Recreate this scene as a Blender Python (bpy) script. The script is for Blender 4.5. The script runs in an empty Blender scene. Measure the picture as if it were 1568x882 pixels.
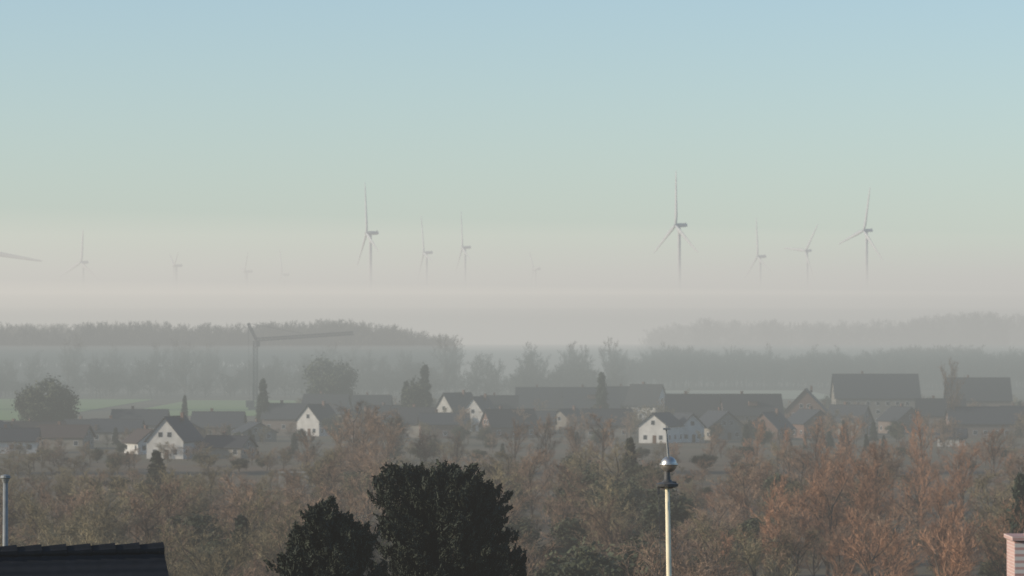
import bpy, math, random
import numpy as np
from mathutils import Vector, Matrix
random.seed(7); RNG=np.random.default_rng(11)
S=bpy.context.scene
COL=S.collection
# ------------------------------------------------------------------ helpers: image pixels to world positions
K=2*math.tan(math.radians(9))/1568     # radians per image pixel
CAMZ=27.0
def X(b,D): return (b-784)*K*D         # image pixel column -> world x in metres at range D
def Z(e,D): return CAMZ+(520-e)*K*D    # image pixel row -> world height at range D
def sstep(a,b,x):
    t=np.clip((x-a)/(b-a),0,1); return t*t*(3-2*t)
def ground_h(x,y):
    x=np.asarray(x,float); y=np.asarray(y,float)
    h=14*(1-sstep(90,270,y))
    h=h+11*(1-sstep(-190,-25,x))*np.exp(-((y-1960)/140)**2)
    h=h+18*sstep(60,200,x)*np.exp(-((y-2290)/60)**2)
    h=h+0.6*np.sin(x/190+1)*np.sin(y/260)*sstep(300,600,y)
    return h
def gh(x,y): return float(ground_h(x,y))
# ------------------------------------------------------------------ materials
def mat(name,c1,c2=None,scale=3.0,rough=0.8,bump=0.0,metal=0.0,rand=0.0,spec=0.3,detail=6):
    m=bpy.data.materials.new(name); m.use_nodes=True
    nt=m.node_tree; N=nt.nodes; L=nt.links; b=N["Principled BSDF"]
    b.inputs["Roughness"].default_value=rough; b.inputs["Metallic"].default_value=metal
    b.inputs["Specular IOR Level"].default_value=spec
    c2=c2 or tuple(v*0.7 for v in c1)
    tc=N.new("ShaderNodeTexCoord"); no=N.new("ShaderNodeTexNoise")
    no.inputs["Scale"].default_value=scale; no.inputs["Detail"].default_value=detail
    L.new(tc.outputs["Object"],no.inputs["Vector"])
    cr=N.new("ShaderNodeValToRGB"); cr.color_ramp.elements[0].position=0.35; cr.color_ramp.elements[1].position=0.65
    cr.color_ramp.elements[0].color=(*c1,1); cr.color_ramp.elements[1].color=(*c2,1)
    L.new(no.outputs["Fac"],cr.inputs["Fac"]); out=cr.outputs["Color"]
    if rand>0:
        oi=N.new("ShaderNodeObjectInfo"); mr=N.new("ShaderNodeMapRange")
        mr.inputs["To Min"].default_value=1-rand; mr.inputs["To Max"].default_value=1+rand
        L.new(oi.outputs["Random"],mr.inputs["Value"])
        hs=N.new("ShaderNodeHueSaturation"); L.new(mr.outputs[0],hs.inputs["Value"]); L.new(out,hs.inputs["Color"]); out=hs.outputs["Color"]
    L.new(out,b.inputs["Base Color"])
    if bump>0:
        bp=N.new("ShaderNodeBump"); bp.inputs["Strength"].default_value=bump; bp.inputs["Distance"].default_value=0.05
        L.new(no.outputs["Fac"],bp.inputs["Height"]); L.new(bp.outputs[0],b.inputs["Normal"])
    return m
def tile_mat(name,c1,c2):
    m=mat(name,c1,c2,scale=6,rough=0.75,rand=0.25)
    nt=m.node_tree; N=nt.nodes; L=nt.links
    w=N.new("ShaderNodeTexWave"); w.bands_direction='Z'; w.inputs["Scale"].default_value=2.2; w.inputs["Distortion"].default_value=0.4
    tc=N.new("ShaderNodeTexCoord"); L.new(tc.outputs["Object"],w.inputs["Vector"])
    bp=N.new("ShaderNodeBump"); bp.inputs["Strength"].default_value=0.5; bp.inputs["Distance"].default_value=0.04
    L.new(w.outputs["Fac"],bp.inputs["Height"]); L.new(bp.outputs[0],N["Principled BSDF"].inputs["Normal"])
    return m
def brick_mat(name,c1,c2,mortar,sc=4):
    m=mat(name,c1,c2,rough=0.85); nt=m.node_tree; N=nt.nodes; L=nt.links
    br=N.new("ShaderNodeTexBrick"); br.inputs["Scale"].default_value=sc
    br.inputs["Color1"].default_value=(*c1,1); br.inputs["Color2"].default_value=(*c2,1); br.inputs["Mortar"].default_value=(*mortar,1)
    tc=N.new("ShaderNodeTexCoord"); mp=N.new("ShaderNodeMapping"); mp.inputs["Rotation"].default_value=(math.radians(90),0,0)
    L.new(tc.outputs["Object"],mp.inputs["Vector"]); L.new(mp.outputs[0],br.inputs["Vector"])
    L.new(br.outputs["Color"],N["Principled BSDF"].inputs["Base Color"]); return m
M_white=mat("white_render",(.60,.59,.565),(.48,.47,.45),.6,rough=.9,rand=.15)
M_cream=mat("cream_render",(.28,.26,.225),(.22,.20,.175),.6,rough=.9,rand=.25)
M_brick=brick_mat("red_brick",(.17,.09,.065),(.13,.07,.055),(.22,.2,.18))
M_roofd=tile_mat("dark_roof_tile",(.03,.036,.044),(.048,.052,.06))
M_roofr=tile_mat("brown_roof_tile",(.075,.052,.045),(.055,.043,.04))
M_roofnear=tile_mat("anthracite_roof_tile",(.006,.008,.011),(.010,.012,.016))
M_glass=mat("window_glass",(.03,.04,.05),(.05,.06,.07),.4,rough=.1,spec=.6)
M_frame=mat("window_frame",(.6,.6,.6),(.5,.5,.5),2)
M_door=mat("door_wood",(.12,.06,.03),(.08,.04,.02),5)
M_turb=mat("turbine_paint",(.33,.34,.35),(.28,.29,.30),.2,rough=.45)
M_crane=mat("crane_steel",(.07,.08,.09),(.05,.06,.07),2,rough=.6)
M_bark=mat("bark",(.10,.075,.055),(.06,.05,.04),4,rough=.95)
M_twigB=mat("twig_brown",(.30,.205,.14),(.18,.125,.09),.5,rough=.95,rand=.35)
M_twigR=mat("twig_russet",(.36,.20,.12),(.225,.13,.085),.5,rough=.95,rand=.4)
M_twigO=mat("twig_olive",(.23,.19,.115),(.155,.13,.082),.5,rough=.95,rand=.35)
M_twigF=mat("twig_dark",(.09,.085,.065),(.06,.06,.045),.5,rough=.95,rand=.4)
M_leaf=mat("garden_foliage",(.04,.052,.03),(.07,.075,.045),.8,rough=.9,rand=.3)
M_con=mat("conifer_foliage",(.020,.032,.022),(.04,.052,.032),1.0,rough=.85,rand=.25)
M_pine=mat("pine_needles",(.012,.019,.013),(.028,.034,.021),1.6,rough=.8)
M_pole=mat("cream_pole_paint",(.80,.71,.50),(.68,.59,.41),3,rough=.4)
M_steel=mat("polished_metal",(.62,.57,.5),(.5,.46,.41),5,rough=.36,metal=.9)
M_dark=mat("dark_fitting",(.05,.05,.05),(.08,.08,.08),6,rough=.5)
M_post=mat("galvanised_post",(.22,.23,.23),(.17,.18,.18),3,rough=.5)
M_chim=brick_mat("pale_pink_brick",(.42,.27,.24),(.36,.22,.20),(.5,.47,.44),5)
M_field=mat("winter_crop_green",(.20,.31,.09),(.24,.33,.12),.01,rough=1)
M_field2=mat("pale_stubble",(.40,.42,.29),(.34,.36,.26),.01,rough=1)
# ------------------------------------------------------------------ mesh helpers
class MB:
    def __init__(s): s.v=[]; s.f=[]; s.m=[]
    def box(s,c,d,mi=0,rot=None):
        n=len(s.v)
        for sx in(-1,1):
            for sy in(-1,1):
                for sz in(-1,1):
                    p=Vector((sx*d[0]/2,sy*d[1]/2,sz*d[2]/2))
                    if rot: p=rot@p
                    s.v.append((p.x+c[0],p.y+c[1],p.z+c[2]))
        for q in((0,1,3,2),(4,6,7,5),(0,4,5,1),(2,3,7,6),(0,2,6,4),(1,5,7,3)):
            s.f.append([n+i for i in q]); s.m.append(mi)
    def tube(s,a,b,r0,r1,n=8,mi=0,cap=True):
        a=Vector(a);b=Vector(b);d=(b-a).normalized()
        u=d.orthogonal().normalized(); w=d.cross(u); k=len(s.v)
        for p,r in((a,r0),(b,r1)):
            for i in range(n):
                t=2*math.pi*i/n; q=p+u*(r*math.cos(t))+w*(r*math.sin(t)); s.v.append(tuple(q))
        for i in range(n):
            j=(i+1)%n; s.f.append([k+i,k+j,k+n+j,k+n+i]); s.m.append(mi)
        if cap:
            s.f.append([k+n+i for i in range(n)]); s.m.append(mi); s.f.append([k+i for i in range(n)][::-1]); s.m.append(mi)
    def lathe(s,prof,n=24,mi=0,c=(0,0,0)):
        k=len(s.v)
        for r,z in prof:
            for i in range(n):
                t=2*math.pi*i/n; s.v.append((c[0]+r*math.cos(t),c[1]+r*math.sin(t),c[2]+z))
        for j in range(len(prof)-1):
            for i in range(n):
                q=(i+1)%n; s.f.append([k+j*n+i,k+j*n+q,k+(j+1)*n+q,k+(j+1)*n+i]); s.m.append(mi)
    def sliver(s,a,b,w,mi=0):
        d=(b-a); u=d.cross(Vector((random.uniform(-1,1),random.uniform(-1,1),random.uniform(-1,1))))
        if u.length<1e-6:return
        u=u.normalized()*w*.5; k=len(s.v)
        s.v+= [tuple(a+u),tuple(a-u),tuple(b)]; s.f.append([k,k+1,k+2]); s.m.append(mi)
    def mesh(s,name,mats,smooth=False):
        me=bpy.data.meshes.new(name); me.from_pydata(s.v,[],s.f)
        for m in mats: me.materials.append(m)
        me.polygons.foreach_set("material_index",s.m)
        if smooth: me.polygons.foreach_set("use_smooth",[True]*len(s.f))
        me.update(); return me
def add(name,me,parent=None,loc=(0,0,0),rz=0,scale=None):
    o=bpy.data.objects.new(name,me); COL.objects.link(o); o.location=loc; o.rotation_euler=(0,0,rz)
    if scale is not None: o.scale=scale
    if parent: o.parent=parent
    return o
def empty(name,loc=(0,0,0),rz=0):
    o=bpy.data.objects.new(name,None); COL.objects.link(o); o.location=loc; o.rotation_euler=(0,0,rz); o.empty_display_size=.1; return o
# ------------------------------------------------------------------ ground
def axis(lst):
    out=[]
    for a,b,st in lst: out+=list(np.arange(a,b,st))
    out.append(lst[-1][1]); return np.array(out)
gx=axis([(-16000,-2000,1400),(-2000,-700,100),(-700,900,16),(900,2000,100),(2000,16000,1400)])
gy=axis([(-600,60,60),(60,300,8),(300,1700,50),(1700,2500,16),(2500,4000,150),(4000,26000,2000)])
GX,GY=np.meshgrid(gx,gy); GZ=ground_h(GX,GY)
vs=np.stack([GX.ravel(),GY.ravel(),GZ.ravel()],1); nx=len(gx)
fs=[[j*nx+i,j*nx+i+1,(j+1)*nx+i+1,(j+1)*nx+i] for j in range(len(gy)-1) for i in range(nx-1)]
me=bpy.data.meshes.new("ground"); me.from_pydata(vs.tolist(),[],fs)
M_ground=mat("winter_ground",(.10,.09,.055),(.15,.11,.07),.02,rough=1)
me.materials.append(M_ground); me.polygons.foreach_set("use_smooth",[True]*len(fs)); me.update()
add("ground",me)
def field(b0,b1,D0,D1,m,nm="crop_field"):
    b=MB(); nseg=24
    for j,D in enumerate(np.linspace(D0,D1,8)):
        for i in range(nseg+1):
            x=X(b0,D0)+(X(b1,D0)-X(b0,D0))*i/nseg; b.v.append((x,D,gh(x,D)+.15))
    for j in range(7):
        for i in range(nseg):
            a=j*(nseg+1)+i; b.f.append([a,a+1,a+nseg+2,a+nseg+1]); b.m.append(0)
    add(nm,b.mesh(nm,[m]))
field(-300,45,1080,1460,M_field); field(165,400,1150,1440,M_field)
field(1000,1300,1480,1700,M_field2,"stubble_field")
# ------------------------------------------------------------------ tree meshes
def bare_tree(seed,twigmat,up=.35,spread=1.0,wid=1.0,start=.30):
    random.seed(seed); b=MB(); H=10.0
    def rnd(): return Vector((random.gauss(0,1),random.gauss(0,1),random.gauss(0,1))).normalized()
    def grow(p,d,L,r,lev):
        q=p+d*L
        mid=p+d*L*.5+rnd()*L*.06
        if lev<=1:
            b.tube(p,mid,r,r*.75,5,0,False); b.tube(mid,q,r*.75,r*.35,5,0,False)
        elif lev==2:
            b.tube(p,q,r,r*.3,3,1,False)
        else:
            b.sliver(p,q,r*2.2*wid,1)
        if lev>=4: return
        n=[10,6,7,8][lev]
        for i in range(n):
            t0=start if lev==0 else .2
            t=t0+(1-t0)*(i+random.random()*.8)/n
            base=p+d*L*min(t,.99)
            side=rnd(); side=(side-d*side.dot(d)).normalized()
            ang=random.uniform(.45,1.0)*spread
            nd=(d*math.cos(ang)+side*math.sin(ang)+Vector((0,0,up*random.uniform(.2,1)))).normalized()
            l=L*random.uniform(.38,.62)*(1.15-.4*t if lev==0 else 1)
            if lev>=2: l=random.uniform(.5,.95)*(1 if lev==2 else .7)
            grow(base,nd,l,[.065,.03,.017,.012,0][lev],lev+1)
    grow(Vector((0,0,-.3)),Vector((random.uniform(-.05,.05),random.uniform(-.05,.05),1)).normalized(),H*.82,.17,0)
    return b.mesh("bare_tree_mesh",[M_bark,twigmat])
def np_mesh(name,V,nper,mats,midx=None):
    n=len(V)//nper; me=bpy.data.meshes.new(name)
    me.from_pydata(V.tolist(),[],np.arange(n*nper).reshape(n,nper).tolist())
    for m in mats: me.materials.append(m)
    if midx is not None: me.polygons.foreach_set("material_index",midx)
    me.update(); return me
def unit(a): return a/np.linalg.norm(a,axis=1,keepdims=True)
def quads(C,size,dirs=None,elong=1.0):
    n=len(C); a=unit(RNG.normal(size=(n,3))) if dirs is None else unit(dirs)
    u=unit(np.cross(a,RNG.normal(size=(n,3)))); s=size*RNG.uniform(.6,1.4,(n,1))
    A=a*s*elong; U=u*s*.5
    return np.stack([C-A*.5-U*.6,C-A*.5+U*.6,C+A*.5+U*.3,C+A*.5-U*.3],1).reshape(-1,3)
def leafy(seed,m,shape='round'):
    global RNG; RNG=np.random.default_rng(seed)
    b=MB(); b.tube((0,0,-.3),(0,0,6),.22,.08,6,0)
    cs=[]
    if shape=='round':
        for i in range(38):
            d=RNG.normal(size=3); d/=np.linalg.norm(d); r=RNG.uniform(.4,1)
            c=np.array([d[0]*3*r,d[1]*3*r,5.4+d[2]*3.7*r]); b.tube((0,0,3),tuple(c),.08,.02,3,0,False)
            cs.append(c+RNG.normal(size=(110,3))*.55)
        C=np.concatenate(cs); V=quads(C,.38)
    else:
        for i in range(150):
            z=RNG.uniform(.6,9.8); R=2.2*(1-z/10.3)**.75*RNG.uniform(.7,1.12)+.1; t=RNG.uniform(0,6.28)
            e=np.array([R*math.cos(t),R*math.sin(t),z-.15*R]); st=np.array([0,0,z+.3*R])
            b.tube(tuple(st),tuple(e),.05,.02,3,0,False)
            f=RNG.uniform(.15,1.05,(34,1)); cs.append(st+(e-st)*f+RNG.normal(size=(34,3))*.17)
        C=np.concatenate(cs); V=quads(C,.34,elong=1.4)
    k=len(b.v); nq=len(V)//4
    b.v+= [tuple(v) for v in V.tolist()]; b.f+=(np.arange(nq*4).reshape(nq,4)+k).tolist(); b.m+=[1]*nq
    return b.mesh("leafy_mesh",[M_bark,m])
bareB=[bare_tree(i,M_twigB,.35,1.0,1.4,.15) for i in(1,2,3)]
bareR=[bare_tree(i,M_twigR,.5,.85,1.4,.12) for i in(4,5,6)]
bareO=[bare_tree(i,M_twigO,.3,1.05,1.4,.15) for i in(8,9)]
bareF=[bare_tree(i,M_twigF,.3,1.0,2.2,.08) for i in(12,13,14)]
leafyG=[leafy(i,M_leaf) for i in(20,21)]
conif=[leafy(i,M_con,'cone') for i in(30,31)]
random.seed(5)
def plant(par,nm,meshes,b,D,H,w=1.0,sink=0):
    x=X(b,D); me=random.choice(meshes); s=H/10
    ww=s*w*random.uniform(.85,1.15)
    return add(nm,me,par,(x,D,gh(x,D)-sink),random.uniform(0,6.28),(ww,ww,s))
def Htop(e,D,x=0): return Z(e,D)-gh(x,D)
def env(b):
    pts=[(-80,724),(80,728),(240,722),(330,724),(450,718),(500,690),(560,678),(620,700),(780,695),(900,688),(1000,700),(1080,740),(1120,705),(1200,678),(1300,675),(1420,695),(1500,700),(1640,680)]
    return float(np.interp(b,[p[0] for p in pts],[p[1] for p in pts]))
wood=empty("bare_woodland")
for i in range(950):
    D=random.uniform(255,640); b=random.uniform(-70,1640)
    e=env(b)+random.uniform(0,1)**1.1*150
    H=Htop(e,D)
    if H<3.0 or H>10.5: continue
    rr=random.random()
    if b>1100: ms=bareR if rr<.6 else (bareB if rr<.9 else bareO)
    elif b<430: ms=bareO if rr<.6 else bareB
    else: ms=bareB if rr<.6 else bareO
    if 780<b<1060 and random.random()<.3: ms=leafyG
    elif random.random()<.04: ms=leafyG
    plant(wood,"bare_tree",ms,b,D,H,1.3)
hedge=empty("scrub_undergrowth")
for i in range(700):
    D=random.uniform(290,740); b=random.uniform(-70,1640)
    H=random.uniform(1.6,4.0)
    ms=leafyG if random.random()<.18 else (bareR if b>850 and random.random()<.65 else bareO)
    if random.random()<.25: ms=bareB
    plant(hedge,"shrub",ms,b,D,H,1.9)
for b,D,e in((545,640,622),(575,655,628),(600,640,640),(520,630,650),(470,640,662),(560,630,640),(590,625,650),(835,650,640),(880,655,655),(920,640,640),(790,660,650),(700,650,668),(650,645,665),(1200,640,665),(1250,650,655),(1300,600,660),(1410,560,655),(1520,620,668),(1090,690,668),(1160,690,655)):
    plant(wood,"bare_tree",bareB if b<1100 else bareR,b,D,Htop(e,D),1.0)
# village garden trees
gard=empty("village_garden_trees")
for i in range(560):
    D=random.uniform(690,1230); b=random.uniform(-60,1620)
    H=random.uniform(3,8) if D>800 else random.uniform(2,4.5)
    r=random.random(); ms=bareB if r<.4 else (bareO if r<.6 else (leafyG if r<.85 else conif))
    if b<430 and D>900: continue
    if b<430: H=min(H,4.5)
    if 200<b<310 and D<770: continue
    if 980<b<1070 and D<860: continue
    if 1070<b<1260: H=min(H,5.5)
    plant(gard,"garden_tree",ms,b,D,H,1.2)
for b,D,e,w,ms in((68,900,572,1.25,leafyG),(45,905,585,1.0,leafyG),(95,905,590,1.0,leafyG),(403,960,582,.75,conif),(283,960,607,.7,conif),
               (635,980,572,.9,leafyG),(650,985,560,.7,conif),(622,980,585,.8,conif),(921,1000,572,.9,conif),(240,560,690,1.6,conif),(1562,330,730,.8,conif),(812,520,765,1.2,conif),
               (500,1100,540,1.1,leafyG),(520,1110,548,1.0,leafyG),(370,330,790,.9,conif),(965,560,672,1.1,conif),(1455,900,556,.45,bareB)):
    o=plant(None,"evergreen_tree" if ms is not bareB else "bare_tree",ms,b,D,Htop(e,D),w)
# distant tree belts
belt=empty("distant_tree_belt")
for i in range(260):
    b=random.uniform(-80,960); D=random.uniform(1470,1620)
    e=578+7*math.sin(b/37)+5*math.sin(b/13)+random.gauss(0,5)
    H=Htop(e,D,X(b,D)); plant(belt,"belt_tree",bareF,b,D,max(4,H),1.3)
for b,e in((112,524),(180,538),(245,535),(275,530),(310,535),(328,540),(45,545),(490,532),(530,540),(470,545),(560,545),(692,526),(730,545),(755,550),(803,536),(820,548),(875,534),(890,540),(935,530),(620,540),(590,548),(150,550),(215,552),(390,552),(430,548),(10,552)):
    for k in range(3):
        D=random.uniform(1480,1640); plant(belt,"belt_tree",bareF,b+random.uniform(-10,10),D,Htop(e+k*7,D),.7)
for i in range(430):
    b=random.uniform(935,1650); D=random.uniform(1710,1850)
    e=549+4*math.sin(b/60)+3*math.sin(b/17)+random.gauss(0,3.0)+ (10 if b<990 else 0)-(4 if b>1380 else 0)
    plant(belt,"belt_tree",bareF,b,D,Htop(e,D),.95)
for b in(960,1012,1050,1110,1118,1182,1248,1290,1352,1398,1440,1500,1545):
    D=random.uniform(1715,1760); plant(belt,"belt_tree",bareF,b+random.uniform(-8,8),D,Htop(random.uniform(533,541),D),.6)
forest=empty("distant_forest")
for i in range(560):
    b=random.uniform(-90,690); D=random.uniform(1850,2050)
    e=506+ 20*float(sstep(560,700,b))+2*math.sin(b/45)+random.uniform(-3,8)
    H=Htop(e,D,X(b,D)); plant(forest,"forest_tree",bareF,b,D,max(8,min(H,30)),.9)
for i in range(420):
    b=random.uniform(1000,1680); D=random.uniform(2230,2340)
    e=512-11*float(sstep(1000,1090,b))-11*float(sstep(1380,1460,b))+random.uniform(-3,8)
    H=Htop(e,D,X(b,D)); plant(forest,"forest_tree",bareF,b,D,max(8,min(H,34)),1.0)
# ------------------------------------------------------------------ houses
def house(name,b,D,w,l,eave,ridge,yaw,wall=M_white,roof=M_roofd,chim=True,dorm=False,loc=None,z0=None):
    x=X(b,D) if loc is None else loc[0]; y=D if loc is None else loc[1]
    z=gh(x,y) if z0 is None else z0
    P=empty(name,(x,y,z),math.radians(yaw))
    hw=w/2; hl=l/2; m=MB()
    m.v+=[(-hw,-hl,-1),(hw,-hl,-1),(hw,-hl,eave),(0,-hl,ridge),(-hw,-hl,eave),(-hw,hl,-1),(hw,hl,-1),(hw,hl,eave),(0,hl,ridge),(-hw,hl,eave)]
    m.f+=[[0,1,2,3,4],[9,8,7,6,5],[1,6,7,2],[5,0,4,9]]; m.m+=[0]*4
    add("walls",m.mesh("walls",[wall]),P)
    r=MB(); ov=.5; th=.22; sl=(ridge-eave)/hw
    for s in(-1,1):
        e=hw+ov; ze=ridge-sl*e; k=len(r.v)
        for yy in(-hl-ov,hl+ov):
            r.v+=[(0,yy,ridge+.02),(s*e,yy,ze+.02),(s*e,yy,ze+.02+th),(0,yy,ridge+.02+th*1.2)]
        for q in((0,1,2,3),(7,6,5,4),(3,2,6,7),(1,0,4,5),(2,1,5,6)):
            r.f.append([k+i for i in q]); r.m.append(0)
    nr=int(l/.42)
    for i in range(nr):
        y0=-hl-ov+(l+2*ov)*i/nr; y1=y0+(l+2*ov)/nr*1.12
        r.tube((0,y0,ridge+.27),(0,y1,ridge+.25),.15,.12,6)
    add("roof",r.mesh("roof",[roof]),P)
    wd=MB()
    def win(cx,cz,face,ww=1.2,hh=1.3):
        for a,pr,mi in((1.0,.03,0),(.86,.045,1)):
            if face in(-1,1): wd.box((cx,face*(hl+pr/2),cz),(ww*a,pr,hh*a),mi)
            else: wd.box(((hw+pr/2)*(1 if face==2 else -1),cx,cz),(pr,ww*a,hh*a),mi)
    lv=[1.5]+([4.2] if eave>5 else [])+([6.9] if eave>8 else [])
    for f in(-1,1):
        for h in lv:
            for q in np.linspace(-hw*.55,hw*.55,max(2,int(w/4))): win(q,h,f)
        win(0 if w<9 else -1.1,eave+ (ridge-eave)*.25,f)
        if w>=9: win(1.1,eave+(ridge-eave)*.25,f)
    for f in(2,3):
        for h in lv:
            for q in np.linspace(-hl*.7,hl*.7,max(2,int(l/3.5))): win(q,h,f)
    add("windows",wd.mesh("windows",[M_frame,M_glass]),P)
    d=MB(); d.box((hw*.1,-hl-.03,1.0),(1.0,.06,2.1)); add("door",d.mesh("door",[M_door]),P)
    if chim:
        c=MB(); c.box((hw*.25,hl*.3,ridge+.1),(.7,.7,1.9)); c.box((hw*.25,hl*.3,ridge+1.1),(.85,.85,.12)); add("chimney",c.mesh("chimney",[M_brick]),P)
    if dorm:
        q=MB(); dx=-hw*.5; zz=ridge-sl*hw*.5
        q.box((dx-.5,0,zz+.4),(1.6,2.4,1.3)); add("dormer",q.mesh("dormer",[wall]),P)
        q=MB(); q.box((dx-.55,0,zz+1.13),(2.1,2.9,.14)); add("dormer_roof",q.mesh("dormer_roof",[roof]),P)
    return P
W="white_house"; Bk="brick_house"
house(W,268,735,9,11,4.2,9.2,-18)
house(W,222,765,7,8,2.8,5.5,30,M_white,M_roofr)
house(W,100,800,9,12,3.0,5.6,80,M_cream,M_roofr); house(W,20,770,9,12,3.0,5.6,95,M_white,M_roofd)
house(W,180,850,9,13,3.0,5.9,85,M_cream,M_roofd); house(Bk,215,900,10,15,3.6,7.4,88,M_cream,M_roofd)
house(W,350,735,8,10,2.6,4.8,70,M_cream,M_roofd)
house(Bk,335,900,9,14,3,6.8,85,M_brick,M_roofd); house(W,487,915,8,9,4.5,8.6,-35); house(Bk,440,960,9,13,4,8.0,80,M_brick,M_roofd)
house(W,500,1010,9,14,4.6,10,75,M_cream,M_roofd)
house(W,735,965,8.4,11,4.6,10,-22); house(W,700,1000,8.4,13,4.8,10.6,-38); house(W,765,1010,9,11,4.4,9.6,90,M_cream)
house(Bk,835,1080,10,19,5,11.2,88,M_cream); house(Bk,905,1075,10,18,5,11.3,92,M_brick,M_roofd,dorm=True)
house(W,825,930,8,9,3,6.4,85,M_cream); house(W,990,1100,8.4,12,5.4,12,58); house(Bk,960,1120,9,14,5,11,88,M_brick)
house(W,1012,850,8,11,4.6,7.6,-25,M_white,M_roofd,False); house(W,1048,858,7,9,4.2,7.4,25,M_white,M_roofd,False)
house(Bk,1062,955,10,16,5.4,10.9,86,M_brick); house(Bk,1150,950,11,17,5.4,11.0,94,M_brick,M_roofd,dorm=True)
house(Bk,1234,1000,12.5,14,5.4,11.9,-8,M_brick,M_roofd)
house("apartment_house",1340,1050,15,27,8.8,16,90,M_cream,M_roofd); house("apartment_house",1497,1050,13,20,8,14.8,88,M_brick,M_roofd)
house(Bk,1440,960,10,14,5,9.5,85,M_brick); house("farm_barn",1520,900,12,25,4,8.2,90,M_brick,M_roofd,False); house(W,1457,820,6,7,2.3,4.2,80,M_white,M_roofd,False)
house(W,640,900,8,10,4,8,70,M_cream); house(W,1300,930,8,11,4,8.2,60,M_cream); house(W,570,1050,9,12,4.4,9,85,M_cream)
for b,D in((60,860),(130,880),(10,860),(280,850),(390,860),(550,900),(600,980),(680,890),(780,900),(870,940),(930,900),(1100,880),(1180,880),(1240,900),(1380,940),(1560,980),(1590,1080),(-20,850)):
    r=random.uniform(6.6,7.8) if b>430 else random.uniform(4.8,5.8)
    house(Bk,b,D,random.uniform(8,10),random.uniform(10,14),min(random.uniform(3,4.2),r-2.4),r,random.choice((-30,20,75,88,95,110)),random.choice((M_cream,M_cream,M_brick,M_brick,M_brick)),random.choice((M_roofd,M_roofd,M_roofr)))
g=MB(); g.box((0,0,1.3),(5,3,2.6)); g.box((0,0,2.68),(5.4,3.4,.14)); g.box((0,-1.52,1.1),(2.4,.04,2.0),1)
add("garden_shed",g.mesh("garden_shed",[M_cream,M_door]),None,(X(450,560),560,gh(X(450,560),560)+1.0))
# near houses
house("dark_roof_house",0,0,9,14,5.0,8.83,90+17.5,M_cream,M_roofnear,False,loc=(X(248,60)-7.14,60-2.1),z0=14)
nh=house("brick_house",0,0,8,9,4.5,7.6,90,M_brick,M_roofr,False,loc=(12.2,50),z0=14)
c=MB(); c.box((0,0,0),(.8,.95,3.75)); c.box((0,0,1.93),(.88,1.03,.06),1); c.tube((0,.15,1.96),(0,.15,2.15),.12,.1,12,1)
add("chimney_stack",c.mesh("chimney_stack",[M_chim,M_chim]),nh,(0,4.02,8.02))
# ------------------------------------------------------------------ flagpole
fp=empty("flagpole",(X(1028.5,60),60,14)); m=MB()
zc=Z(742,60)-14; zb=Z(711,60)-14; zt=Z(655,60)-14; lean=-.085
hgt=zc
m.tube((0.10,0,0),(lean,0,hgt),.075,.042,16); add("shaft",m.mesh("shaft",[M_pole],True),fp)
m=MB(); m.lathe([(0,-.07),(.09,-.07),(.2,-.03),(.21,.02),(.1,.05),(.06,.1),(.05,.3)],20,0,(lean,0,hgt)); m.box((lean-.16,0,hgt-.1),(.05,.06,.14)); m.box((lean+.12,0,hgt+.02),(.1,.08,.08))
m.tube((lean-.16,0,hgt-.1),(-.02,-.1,1.2),.008,.008,5)
add("truck_collar",m.mesh("truck_collar",[M_dark]),fp)
m=MB(); m.lathe([(.15*math.sin(t),-.15*math.cos(t)) for t in np.linspace(0.02,math.pi-.02,16)],24,0,(lean+.03,0,zb)); m.lathe([(.15,-.02),(.17,-.015),(.17,.015),(.15,.02)],24,0,(lean+.03,0,zb)); add("ball_finial",m.mesh("ball",[M_steel],True),fp)
m=MB(); m.tube((lean+.02,0,zb+.13),(lean-.02,0,zt),.022,.016,8); m.box((lean-.01,0,zt-.02),(.13,.1,.035)); m.tube((lean-.02,0,zt),(lean-.02,0,zt+.1),.012,.004,6); add("lightning_rod",m.mesh("rod",[M_post]),fp)
sl=empty("lamp_post",(X(9,120),120,gh(X(9,120),120))); zl=Z(728,120)-gh(X(9,120),120)
m=MB(); m.tube((0,0,0),(0,0,zl-.25),.13,.09,12); add("post",m.mesh("post",[M_post],True),sl)
m=MB(); m.lathe([(0,-.28),(.1,-.27),(.15,-.12),(.2,-.08),(.17,0),(0,.05)],14,0,(0,0,zl)); add("lamp_head",m.mesh("lamp_head",[M_post]),sl)
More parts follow.
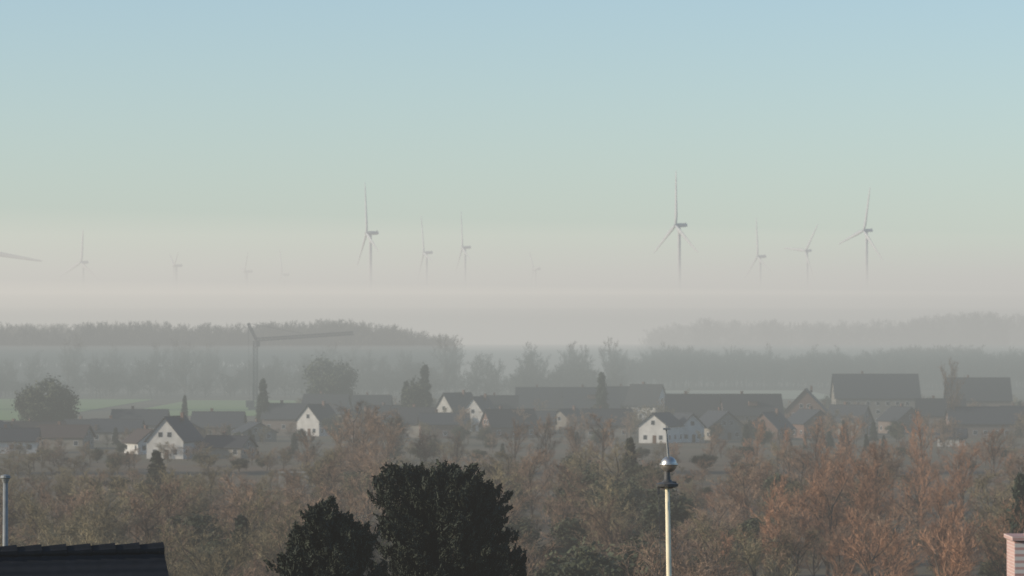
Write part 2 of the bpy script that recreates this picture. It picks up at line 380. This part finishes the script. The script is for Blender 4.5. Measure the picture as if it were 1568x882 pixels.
# ------------------------------------------------------------------ foreground conifers
def pine(name,b,D,top,prof,seed,nbr,peaks):
    global RNG; RNG=np.random.default_rng(seed)
    x=X(b,D); z0=gh(x,D); P=empty(name,(x,D,z0)); H=Z(top,D)-z0
    t=MB(); t.tube((0,0,-.2),(0,0,H*.88),.28,.06,10)
    zs=[p[0] for p in prof]; rs=[p[1] for p in prof]
    Vs=[]
    def clump(c,out,L,n,sz):
        s=RNG.uniform(0,1,(n,1)); base=c+out*L*s+RNG.normal(size=(n,3))*.085*(1.2-s)
        Vs.append(quads(base,sz,out+RNG.normal(size=(n,3))*.6,1.7))
    for i in range(nbr):
        d=RNG.uniform(0,1)**1.3*(H-.9)
        th=RNG.uniform(0,2*math.pi)
        R=np.interp(d,zs,rs)*RNG.uniform(.55,1.1)
        pk=peaks[int(RNG.integers(len(peaks)))]; a=max(0,1-d/2.4)
        tip=np.array([R*math.cos(th)+pk[0]*a,R*math.sin(th)+pk[1]*a,H-d-pk[2]*a])
        st=np.array([pk[0]*a*.3,pk[1]*a*.3,max(.6,H-d-.75*R-.25-pk[2]*a)])
        t.tube(tuple(st),tuple(tip),.04,.012,4,0,False)
        dirn=tip-st; dirn/=np.linalg.norm(dirn)+1e-6
        nc=int(5+R*3)
        for j in range(nc):
            f=RNG.uniform(.35,1.0)
            c=st+(tip-st)*f+RNG.normal(size=3)*np.array([.2,.2,.12])*(1.15-.5*f)
            o=dirn*.6+np.array([0,0,.75])+RNG.normal(size=3)*.25; o/=np.linalg.norm(o)
            clump(c,o,RNG.uniform(.2,.5),34,.115)
        for _ in range(2): 
            o=dirn*.7+np.array([0,0,.5])+RNG.normal(size=3)*.25; o/=np.linalg.norm(o); clump(tip,o,RNG.uniform(.25,.6),30,.10)
    V=np.concatenate(Vs)
    add("trunk_and_limbs",t.mesh("trunk",[M_bark]),P); add("foliage",np_mesh("foliage",V,4,[M_pine]),P)
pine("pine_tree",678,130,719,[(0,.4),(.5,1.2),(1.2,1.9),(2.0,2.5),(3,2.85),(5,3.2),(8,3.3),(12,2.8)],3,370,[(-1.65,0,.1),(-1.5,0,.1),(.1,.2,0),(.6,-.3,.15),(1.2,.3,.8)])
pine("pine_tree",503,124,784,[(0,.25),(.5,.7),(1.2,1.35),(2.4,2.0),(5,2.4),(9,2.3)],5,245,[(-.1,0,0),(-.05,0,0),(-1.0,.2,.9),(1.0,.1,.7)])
# ------------------------------------------------------------------ wind turbines
def blade_mesh():
    b=MB(); st=[(1.2,1.4,1.4),(4,1.8,1.5),(9,3.0,1.3),(14,2.9,1.2),(25,2.4,1.0),(40,1.8,.75),(54,1.3,.5),(59,.8,.3),(60,.3,.1)]
    for z,c,t in st:
        for i in range(8):
            a=2*math.pi*i/8; b.v.append((c*math.cos(a)*.95+ .4*(c-1.1),t*math.sin(a),z))
    for j in range(len(st)-1):
        for i in range(8):
            q=(i+1)%8; b.f.append([j*8+i,j*8+q,(j+1)*8+q,(j+1)*8+i]); b.m.append(0)
    return b.mesh("blade",[M_turb],True)
BL=blade_mesh()
def turbine(b,D,e,Lb,phase,c,lean=0):
    x=X(b,D); H=Z(e,D)-gh(x,D); P=empty("wind_turbine",(x,D,gh(x,D)),-math.acos(c))
    t=MB(); t.lathe([(2.9,-.5),(2.8,0),(2.3,H*.5),(1.8,H-1.8)],16); add("tower",t.mesh("tower",[M_turb],True),P)
    n=MB(); pr=[(-2.6,1.2,1.3),(-2.2,1.9,2.0),(0,2.2,2.3),(7,2.2,2.2),(9.6,1.9,1.7),(10,1.4,1.2)]
    for yy,hx,hz in pr:
        for i in range(12):
            a=2*math.pi*i/12; ca,sa=math.cos(a),math.sin(a)
            n.v.append((hx*math.copysign(abs(ca)**.6,ca),yy,hz*math.copysign(abs(sa)**.6,sa)+.2))
    for j in range(len(pr)-1):
        for i in range(12):
            q=(i+1)%12; n.f.append([j*12+i,(j+1)*12+i,(j+1)*12+q,j*12+q]); n.m.append(0)
    n.f.append(list(range(12))); n.m.append(0); n.f.append([60+i for i in range(12)][::-1]); n.m.append(0)
    n.box((0,8.2,2.8),(1.4,1.2,1.2))
    add("nacelle",n.mesh("nacelle",[M_turb]),P,(0,0,H))
    R=empty("rotor",(0,-4.6,H)); R.parent=P
    h=MB(); h.tube((0,2,0),(0,-1.2,0),1.8,1.7,14); h.tube((0,-1.2,0),(0,-2.6,0),1.7,.5,14); add("hub",h.mesh("hub",[M_turb]),R)
    for k in range(3):
        o=add("blade",BL,R); o.rotation_euler=(lean,math.radians(phase+120*k),0); o.scale=(1,1,Lb/60)
    return P
for a in [(567,3860,357,62,-8,.28),(653,5100,387,62,-16,.26),(712,5300,379,61,-9,.24),(1040,3710,345,63,1,.42),(1164,5000,393,61,-4,.34),
          (1236,5700,384,58,36,.6),(1327,4500,353,62,14,.5),(127,4700,402,48,-115,.8),(270,5300,407,42,-60,.3),(378,5500,416,42,-80,.3),(435,5900,421,48,-12,.4),(820,6000,412,40,85,.3),(-12,3900,386,66,100,.98)]:
    turbine(*a)
# ------------------------------------------------------------------ tower crane
def crane():
    D=1250; x=X(391,D); z0=gh(x,D); P=empty("tower_crane",(x,D,z0))
    def lattice(a,b,w,n,r=.09,name="mast"):
        m=MB(); a=Vector(a); b=Vector(b); d=(b-a).normalized(); u=Vector((0,1,0)); v=d.cross(u).normalized()
        cs=[(u*sx+v*sy)*w/2 for sx,sy in((-1,-1),(1,-1),(1,1),(-1,1))]
        for c in cs: m.tube(a+c,b+c,r*1.5,r*1.5,5)
        for i in range(n):
            p=a+(b-a)*i/n; q=a+(b-a)*(i+1)/n
            for j in range(4):
                c1,c2=cs[j],cs[(j+1)%4]
                m.tube(p+c1,q+c2,r,r,4,0,False); m.tube(p+c1,p+c2,r,r,4,0,False)
        add(name,m.mesh(name,[M_crane]),P)
    zt=Z(522,D)-z0
    lattice((0,0,0),(0,0,zt),1.5,16,.14,"mast")
    lattice((0,0,zt+.5),(X(541,D)-x,0,Z(510,D)-z0),1.1,26,.11,"jib")
    ap=(X(380,D)-x,0,Z(495,D)-z0)
    lattice((.3,0,zt+.5),ap,.8,6,.13,"a_frame")
    m=MB(); m.tube(ap,(X(465,D)-x,0,Z(514,D)-z0+.8),.09,.09,4); m.tube(ap,(-2.6,0,zt-1.5),.1,.1,4); m.tube((-2.6,0,zt-1.5),(-2.2,0,3),.07,.07,4); add("pendant_ropes",m.mesh("ropes",[M_crane]),P)
    m=MB(); m.box((-2.0,0,2.4),(3,2.6,2.6)); m.box((0,0,.5),(5,5,1)); m.box((1.2,-1.2,zt-1.2),(1.3,1.3,2)); add("ballast_and_cab",m.mesh("ballast",[M_crane]),P)
crane()
# ------------------------------------------------------------------ fog: homogeneous mist layers, scattered light put in as emission
def fog(name,x0,x1,y0,y1,z0,z1,sig,L,pts=None):
    b=MB()
    if pts is None: b.box(((x0+x1)/2,(y0+y1)/2,(z0+z1)/2),(x1-x0,y1-y0,z1-z0))
    else:
        n=len(pts)
        for z in(z0,z1):
            for p in pts: b.v.append((p[0],p[1],z))
        b.f.append(list(range(n))[::-1]); b.f.append([n+i for i in range(n)])
        for i in range(n): j=(i+1)%n; b.f.append([i,j,n+j,n+i])
        b.m=[0]*len(b.f)
    m=bpy.data.materials.new(name); m.use_nodes=True; nt=m.node_tree; nt.nodes.clear()
    o=nt.nodes.new("ShaderNodeOutputMaterial"); ad=nt.nodes.new("ShaderNodeAddShader")
    ab=nt.nodes.new("ShaderNodeVolumeAbsorption"); em=nt.nodes.new("ShaderNodeEmission")
    ab.inputs["Color"].default_value=(0,0,0,1); ab.inputs["Density"].default_value=sig
    em.inputs["Color"].default_value=(*L,1); em.inputs["Strength"].default_value=sig  # volume glows by itself, standing in for light scattered in the mist
    nt.links.new(ab.outputs[0],ad.inputs[0]); nt.links.new(em.outputs[0],ad.inputs[1]); nt.links.new(ad.outputs[0],o.inputs["Volume"])
    add(name,b.mesh(name,[m]))
XW=12000; Y0=20; YM=640
Llow=(.265,.295,.285); Lfar=(.34,.365,.355); Lnear=(.28,.27,.25); Lmid=(.45,.455,.435); Lup=(.64,.665,.65); Lb=(.59,.57,.535)  # glow colour emitted by each mist layer
fog("valley_mist",-XW,XW,Y0,YM,-6,24,.00058,Lnear)
fog("valley_mist",-XW,XW,YM+.05,1240,-6,24,.00120,Llow)
fog("valley_mist",-XW,XW,1240.05,2395,-6,24,.00135,Lfar)
fog("valley_mist",-XW,XW,Y0,2395,24.05,42,.00058,Lmid)
fog("haze_layer",-XW,XW,Y0,2395,42.05,105,.00008,Lup)
fog("haze_layer",-XW,XW,Y0,24000,105.05,300,.00009,Lup)
prev=-6
for top,s in((60,.006),(72,.0038),(84,.0020),(98,.0009),(104.9,.0004)):
    fog("fog_bank",-XW,XW,2400,24000,prev+(.05 if prev>0 else 0),top,s,Lb); prev=top
fog("fog_bank",-XW,XW,2090,2394,-5,48,.0050,(.53,.515,.49)); fog("fog_bank",-XW,XW,2090,2394,48.05,57,.0025,(.56,.54,.51))
for z0,z1,s in((20,62,.0013),(62.05,104,.0005)):
    fog("mist_glow_wedge",0,0,0,0,z0,z1,s,(.92,.84,.73),[(-1500,1000),(450,2390),(-1500,2390)])  # added glowing wedge, thicker to the left, brightens haze on the sun side
# ------------------------------------------------------------------ sun, sky, camera
EL=18; ROT=-102
w=bpy.data.worlds.new("World"); S.world=w; w.use_nodes=True; nt=w.node_tree; N=nt.nodes; L=nt.links
bg=N["Background"]; sky=N.new("ShaderNodeTexSky"); sky.sky_type='NISHITA'; sky.sun_disc=False
sky.sun_elevation=math.radians(EL); sky.sun_rotation=math.radians(ROT); sky.air_density=1.0; sky.dust_density=0.7; sky.ozone_density=2.3
mx=N.new("ShaderNodeMix"); mx.data_type='RGBA'; mx.blend_type='MULTIPLY'; mx.inputs[0].default_value=1
mx.inputs[7].default_value=(.93,1.03,1.09,1)
L.new(sky.outputs[0],mx.inputs[6]); L.new(mx.outputs[2],bg.inputs["Color"]); bg.inputs["Strength"].default_value=.148
sd=bpy.data.lights.new("sun","SUN"); sd.energy=4.9; sd.angle=math.radians(.5); sd.color=(1,.87,.70)
so=bpy.data.objects.new("sun",sd); COL.objects.link(so)
r=math.radians(ROT); e=math.radians(EL); sv=Vector((math.sin(r)*math.cos(e),math.cos(r)*math.cos(e),math.sin(e)))
so.rotation_euler=sv.to_track_quat('Z','Y').to_euler(); so.location=(0,0,60)
cd=bpy.data.cameras.new("camera"); co=bpy.data.objects.new("camera",cd); COL.objects.link(co)
cd.sensor_width=36; cd.lens=18/math.tan(math.radians(9)); cd.clip_end=60000; cd.clip_start=.5
co.location=(0,0,CAMZ); co.rotation_euler=(math.radians(90)+math.atan((520-441)*K),0,0)
cd.dof.use_dof=True; cd.dof.focus_distance=85; cd.dof.aperture_fstop=2.4
S.camera=co
S.view_settings.view_transform='Standard'; S.view_settings.look='None'; S.view_settings.exposure=0
